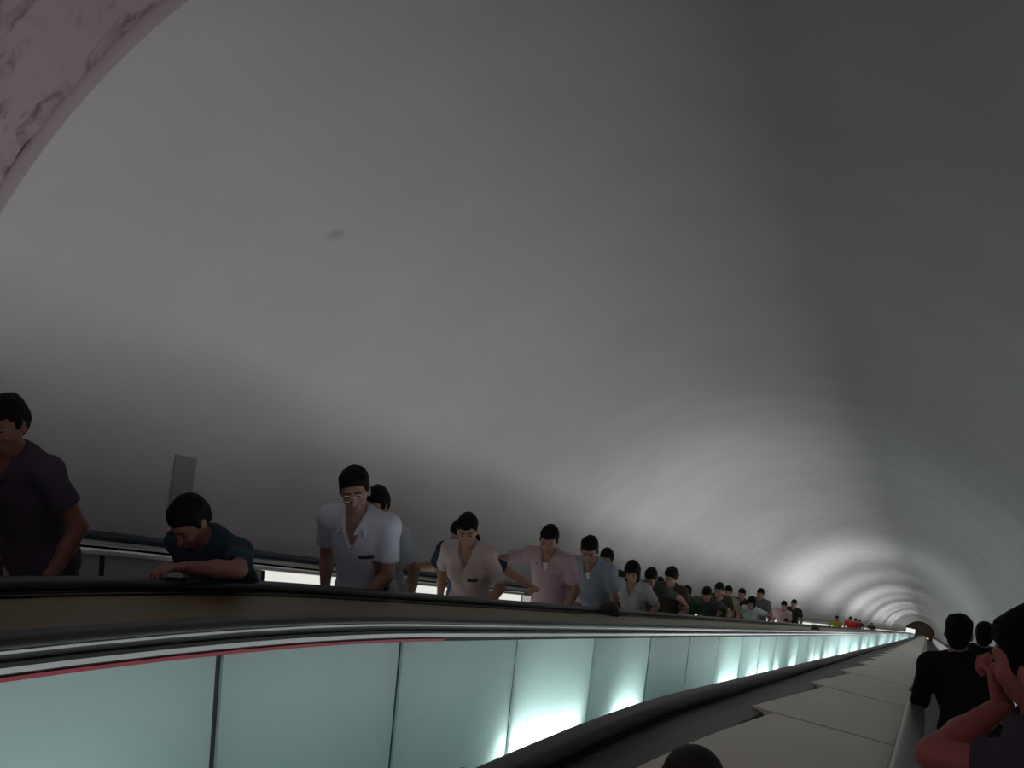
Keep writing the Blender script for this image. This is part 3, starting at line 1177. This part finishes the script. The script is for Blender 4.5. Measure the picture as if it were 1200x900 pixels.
exec_people = True
G = 'people riding the left escalator'
if exec_people:
    place(-2, 466, 3.38, 'man in dark lavender shirt at the far left edge, cut by the frame', cloth((0.055, 0.048, 0.068)), hands={1: ('down', dict(w=np.array((0.24, -0.16, 0.88))))}, group=G, h=0.010, bow=12, lean=6, hyaw=20, vneck=0.06, collar=True, skin=(0.20, 0.085, 0.06), legs=cloth((0.012, 0.012, 0.015)))
    place(207, 592, 3.02, 'person in dark teal shirt bent low with a forearm along the black handrail', cloth((0.020, 0.045, 0.065)), hands={1: ('rail', -0.50, dict(pole=(1, 0.3, 0.0)))}, group=G, h=0.010, lean=22, bow=20, side=-3, sleeve=0.75, skin=(0.26, 0.13, 0.10))
    place(413, 550, 3.12, 'man in white open-necked shirt and glasses with a dark pocket', cloth((0.50, 0.55, 0.64)), hands={1: ('front', dict(w=np.array((0.10, -0.27, 0.98))))}, group=G, h=0.008, lean=6, bow=10, hyaw=22, twist=8, vneck=0.15, collar=True, glasses=True, pocket='dark', sleeve=0.7)
    place(439, 572, 3.30, 'person in white shirt half hidden behind the man with glasses', cloth((0.40, 0.43, 0.47)), hands={}, group=G, h=0.010, lean=4, bow=10, sleeve=0.7, collar=True)
    place(547, 605, 3.12, 'woman in pale pink v-neck blouse with tied back hair', cloth((0.50, 0.41, 0.40)), hands={1: ('down', dict(w=np.array((0.20, -0.20, 0.93)))), -1: ('down', dict(w=np.array((-0.19, -0.14, 0.92))))}, group=G, h=0.008, fem=True, lean=4, bow=14, hyaw=16, twist=6, vneck=0.13, hair='tied', skin=SK2, sleeve=0.8, pocket='dark')
    place(538, 612, 3.42, 'person in navy shirt behind the pink blouse with arms spread to both handrails', cloth((0.018, 0.035, 0.085)), hands={-1: ('px', 482, 664, 3.96, (-0.6, -0.6, -0.3), dict(pole=(-0.3, 0.3, -1))), 1: ('rail', 0.1)}, group=G, h=0.010, lean=8, bow=15, sleeve=0.75, skin=SK2)
    place(644, 619, 3.25, 'man in pink collared shirt with a white vest at the neck', cloth((0.42, 0.31, 0.34)), hands={-1: ('wall', -0.3, dict(pole=(-1, 0.5, -0.3))), 1: ('down', dict(w=np.array((0.20, -0.20, 0.94))))}, group=G, h=0.008, lean=5, bow=18, hyaw=10, hroll=4, vneck=0.11, collar=True, undershirt=True, pocket='same', sleeve=0.72)
    place(690, 632, 3.10, 'man in pale blue collared shirt with dark placket bending forward', cloth((0.24, 0.275, 0.34)), hands={-1: ('front',), 1: ('down', dict(w=np.array((0.21, -0.27, 0.93))))}, group=G, h=0.008, lean=14, bow=12, hyaw=10, vneck=0.12, collar=True, undershirt=True, pocket='same', sleeve=0.72)
    place(711, 644, 3.45, 'man in black shirt behind the pale blue collared shirt', cloth((0.02, 0.025, 0.03)), hands={}, group=G, h=0.010, lean=4, bow=8)
    place(741, 660, 3.08, 'woman with a black bob in shiny grey blouse', cloth((0.36, 0.38, 0.38), 0.3, 18), hands={1: ('down', dict(w=np.array((0.21, -0.20, 0.95)))), -1: ('front',)}, group=G, h=0.008, fem=True, lean=10, bow=4, hyaw=10, hair='bob', vneck=0.10, collar=True, skin=SK2, sleeve=0.7)
    place(762, 669, 3.15, 'person in dark olive tee reaching an arm along the handrail beside the bob', cloth((0.05, 0.06, 0.05)), hands={1: ('rail', 0.35)}, group=G, h=0.010, lean=12, bow=20, legs=cloth((0.28, 0.26, 0.15)))
    place(773, 677, 3.62, 'dark-haired person glimpsed between the olive tee and the curly hair', cloth((0.03, 0.03, 0.03)), hands={}, group=G, h=0.012, bow=8, skin=SK2)
    place(787, 667, 3.18, 'person with big curly hair in dark brown top over tan shirt', cloth((0.045, 0.032, 0.022)), hands={1: ('front',)}, group=G, h=0.010, hair='curly', lean=6, bow=8, vneck=0.08, skin=SK2)
    place(805, 688, 3.25, 'short dark-haired person in green top just beyond the curly hair', cloth((0.03, 0.07, 0.045)), hands={}, group=G, h=0.012, lean=6, bow=14)
    place(828, 690, 3.1, 'person in dark grey-green tee leaning on the handrail', cloth((0.05, 0.06, 0.06)), hands={1: ('rail', -0.2)}, group=G, h=0.012, lean=14, bow=14)
    place(843, 684, 3.2, 'person in dark brown shirt with a raised hand at the chin', cloth((0.045, 0.045, 0.03)), hands={-1: ('front', dict(w=np.array((0.03, -0.24, 1.28)), fd=(0.3, 0.1, 1))), 1: ('down',)}, group=G, h=0.012, lean=6, bow=10)
    place(854, 687, 3.5, 'person in khaki top behind the raised hand', cloth((0.25, 0.24, 0.17)), hands={}, group=G, h=0.013, bow=8)
    place(870, 690, 3.52, 'upright person in dark maroon shirt left of the mint blouse', cloth((0.035, 0.02, 0.02)), hands={}, group=G, h=0.013, bow=6)
    place(881, 701, 3.1, 'woman in pale mint blouse leaning on the handrail', cloth((0.50, 0.60, 0.56)), hands={1: ('rail', 0.3)}, group=G, h=0.012, fem=True, lean=10, bow=10, hair='bob', skin=SK2)
    place(892, 690, 3.45, 'tall man in grey and black shirt behind the mint blouse', cloth((0.12, 0.13, 0.14)), hands={}, group=G, h=0.013, bow=6)
    place(919, 705, 3.1, 'woman in light pink blouse far down the escalator', cloth((0.62, 0.42, 0.46)), hands={1: ('front',)}, group=G, h=0.014, fem=True, bow=10, hair='tied', skin=SK2)
    place(931, 703, 3.35, 'man in black shirt right behind the light pink blouse', cloth((0.02, 0.022, 0.022)), hands={}, group=G, h=0.014, bow=8)
    place(921, 725, 2.97, 'child with dark hair in front of the light pink blouse', cloth((0.5, 0.38, 0.36)), hands={}, group=G, h=0.013, bow=4)
    place(981, 722, 3.15, 'person in mustard yellow shirt far down the escalator', cloth((0.35, 0.33, 0.06)), hands={}, group=G, h=0.016, bow=8)
    place(997, 723, 3.05, 'left one of two people in bright red shirts far down', cloth((0.60, 0.02, 0.04)), hands={}, group=G, h=0.016, bow=8)
    place(1003, 725, 3.3, 'right one of two people in bright red shirts far down', cloth((0.50, 0.02, 0.035)), hands={}, group=G, h=0.016, bow=8)
    place(1008, 726, 3.45, 'dark-clothed person right behind the red shirts', cloth((0.04, 0.05, 0.06)), hands={}, group=G, h=0.016, bow=6)
    place(1022, 730, 3.2, 'farthest dark-clothed person, alone beyond the red shirts', cloth((0.03, 0.035, 0.03)), hands={}, group=G, h=0.016, bow=6)
    # riders on our own stairway, seen from behind
    G2 = 'people riding the right escalator'
    bl = cloth((0.008, 0.008, 0.009))
    place(1125, 719, -0.17, 'rider in black long sleeves with a hand on the grey handrail', bl, yaw=pi, hands={1: ('down', dict(w=np.array((0.29, -0.27, 0.885)), fd=(0.45, -.9, -.35), pn=(0, 0, -1), thumb=-1, pole=(0.1, .9, -.4)))}, group=G2, h=0.010, lean=8, side=15, hroll=-10, bow=4, sleeve=1.9, legs=cloth((0.35, 0.36, 0.36)), noface=True, skin=(0.30, 0.15, 0.12))
    place(1156, 729, -0.50, 'rider with black hair between the black sleeves and the raised fist', bl, yaw=pi, hands={}, group=G2, h=0.012, lean=2, bow=4, noface=True)

    place(1199, 713, -0.20, 'bare-armed rider at the right edge resting the chin on a raised fist', cloth((0.07, 0.06, 0.085)), yaw=radians(-112),
          hands={1: ('bent', (1094, 884, 2.28), (1176, 826, 2.40), dict(fd=(-0.05, -0.3, 1), pn=(-0.2, -1, 0.1), thumb=-1, curl=1.15))},
          group=G2, h=0.008, hand_h=0.004, lean=14, bow=6, sleeve=0.5, skin=(0.44, 0.14, 0.115))

# ------------------------------------------------------------------ small things
def lathe(name, prof, m, loc, label, cat, group=None, axis=None):
    nseg = 24
    ax = unit(N if axis is None else axis)
    e1 = L
    e2 = np.cross(ax, e1)
    v, f = [], []
    for (r, z) in prof:
        for k in range(nseg):
            th = 2 * pi * k / nseg
            v.append(ax * z + e1 * r * cos(th) + e2 * r * sin(th))
    for i in range(len(prof) - 1):
        for k in range(nseg):
            f.append((i * nseg + k, i * nseg + (k + 1) % nseg, (i + 1) * nseg + (k + 1) % nseg, (i + 1) * nseg + k))
    f.append(tuple(range(nseg))[::-1])
    f.append(tuple((len(prof) - 1) * nseg + k for k in range(nseg)))
    o = mesh_obj(name, v, f, m, smooth=True)
    o.location = loc
    if label:
        tag(o, label, cat, group)
    return o


KN = mat('black_dome_rubber', (0.012, 0.010, 0.009), 0.6, noise=0.25)


def dome(px, py, a, b, r, hgt, label):
    v = sight(px, py)
    q = b / (v @ N)
    for _ in range(5):
        q = (b + bend((q * v) @ D)) / (v @ N)
    t, a = (q * v) @ D, (q * v) @ L
    print('DOME', t, a)
    prof = [(r * 1.04, 0.0), (r * 1.04, 0.008)] + [(r * cos(k * pi / 20), 0.008 + hgt * sin(k * pi / 20)) for k in range(1, 10)] + [(0.004, 0.008 + hgt)]
    lathe('deck_stop', prof, KN, P(t, a, b), label, 'deck stop', 'round deck stops')


dome(712, 720, 2.60, -0.468, 0.10, 0.12, 'round black stop on the olive deck in front of the pale blue collared shirt')
dome(955, 739, 2.45, -0.468, 0.10, 0.10, 'small round black stop on the olive deck beyond the light pink blouse')
dome(812, 912, 0.40, -0.520, 0.088, 0.085, 'black dome on the beige deck at the bottom edge')

# notice on the left wall
t_, a_, b_ = vault_hit(213, 565)
th = math.atan2(b_ - VB, a_ - VA)
v, f = [], []
for i in range(7):
    tt = th + (i - 3) * 0.018
    for r in (VR - 0.012, VR + 0.01):
        for dt in (-0.09, 0.09):
            v.append((VA + r * cos(tt), VB + r * sin(tt), t_ + dt - 0.5 * (VR * sin(tt) - VR * sin(th))))
NP = EYE + t_ * D + a_ * L + b_ * N
v = [EYE + q[2] * D + q[0] * L + q[1] * N - NP for q in v]
for i in range(6):
    q = 4 * i
    f += [(q, q + 1, q + 5, q + 4), (q + 2, q + 6, q + 7, q + 3), (q, q + 4, q + 6, q + 2), (q + 1, q + 3, q + 7, q + 5)]
f += [(0, 2, 3, 1), (24, 25, 27, 26)]
M['notice'] = mat('grey_notice', (0.48, 0.44, 0.48), 0.7, noise=0.08)
o = mesh_obj('wall_notice', v, f, M['notice'])
o.location = NP
tag(o, 'faint grey notice plate on the left wall above the bent person', 'notice')


# lit boards at the bottom of the tunnel
def board(x0, y0, x1, y1, t, m, name, label, cat):
    c = sight((x0 + x1) / 2, (y0 + y1) / 2)
    q = t / (c @ D)
    pc = EYE + q * c
    k = q
    w = (x1 - x0) / 1150 * k * (FW @ FW)
    hgt = (y1 - y0) / 1150 * k
    root = empty(name, pc)

    def bxm(sx, sy, sz, oy=0.0, oz=0.0):
        vs = [(i * sx / 2, j * sy / 2 + oy, kk * sz / 2 + oz) for i in (-1, 1) for j in (-1, 1) for kk in (-1, 1)]
        return vs, [(0, 1, 3, 2), (4, 6, 7, 5), (0, 4, 5, 1), (2, 3, 7, 6), (0, 2, 6, 4), (1, 5, 7, 3)]
    vs, fs = bxm(w, 0.06, hgt, -0.08)
    mesh_obj('lit_face', vs, fs, m, root)
    vs, fs = bxm(w * 1.06, 0.14, hgt * 1.1, 0.03)
    mesh_obj('casing', vs, fs, M['darkmetal'], root)
    tag(root, label, cat)
    return root


board(1062, 736, 1072, 743, 216, lit(0.9, (0.95, 1, 0.97)), 'lit_sign', 'white lit sign board at the tunnel bottom, the left one of the pair', 'sign')
board(1096.5, 741.5, 1106, 747, 216, lit(0.45, (0.95, 1, 0.97)), 'lit_sign', 'white lit sign board at the tunnel bottom, the right one beside the black-haired rider', 'sign')
board(1097, 748.5, 1105, 751, 207, lit(0.2, (0.9, 1, 0.95)), 'lit_strip', 'dim lit strip under the right white sign board', 'lamp')
board(1076, 746.3, 1088, 748, 216, lit(0.6, (1, 0.8, 0.55)), 'lit_strip', 'warm lit strip between the two white sign boards', 'lamp')

# ------------------------------------------------------------------ upper hall lamp behind the viewer, and an added bottom hall light
def lamp(name, loc, energy, col, r):
    ld = bpy.data.lights.new(name, 'POINT')
    ld.energy = energy
    ld.color = col
    ld.shadow_soft_size = r
    o = bpy.data.objects.new(name, ld)
    o.location = loc
    COL.objects.link(o)
    return o


lamp('hall_light', EYE + -3.8 * D + 0.9 * L + 1.75 * N, 50, (1.0, 0.82, 0.93), 0.15)
lamp('hall_light', EYE + (T_END + 4) * D + 1.3 * L + 0.6 * N, 110, (1.0, 0.90, 0.78), 0.3)  # added unseen light that brightens the dark bottom hall

w = bpy.data.worlds.new('World')
SC.world = w
w.use_nodes = True
w.node_tree.nodes['Background'].inputs[0].default_value = (0, 0, 0, 1)

# ------------------------------------------------------------------ camera
cd = bpy.data.cameras.new('Camera')
cd.sensor_width = 36
cd.lens = 1150 / 1200 * 36
cd.clip_start = 0.02
cd.clip_end = 400
cam = bpy.data.objects.new('Camera', cd)
COL.objects.link(cam)
cam.location = EYE
cam.rotation_euler = (pi / 2 - PITCH, 0, HEAD)
SC.camera = cam
SC.view_settings.view_transform = 'Standard'
SC.view_settings.look = 'None'
SC.view_settings.exposure = 0
SC.view_settings.gamma = 1
SC.view_settings.use_curve_mapping = False

print('\n'.join(PLOG))
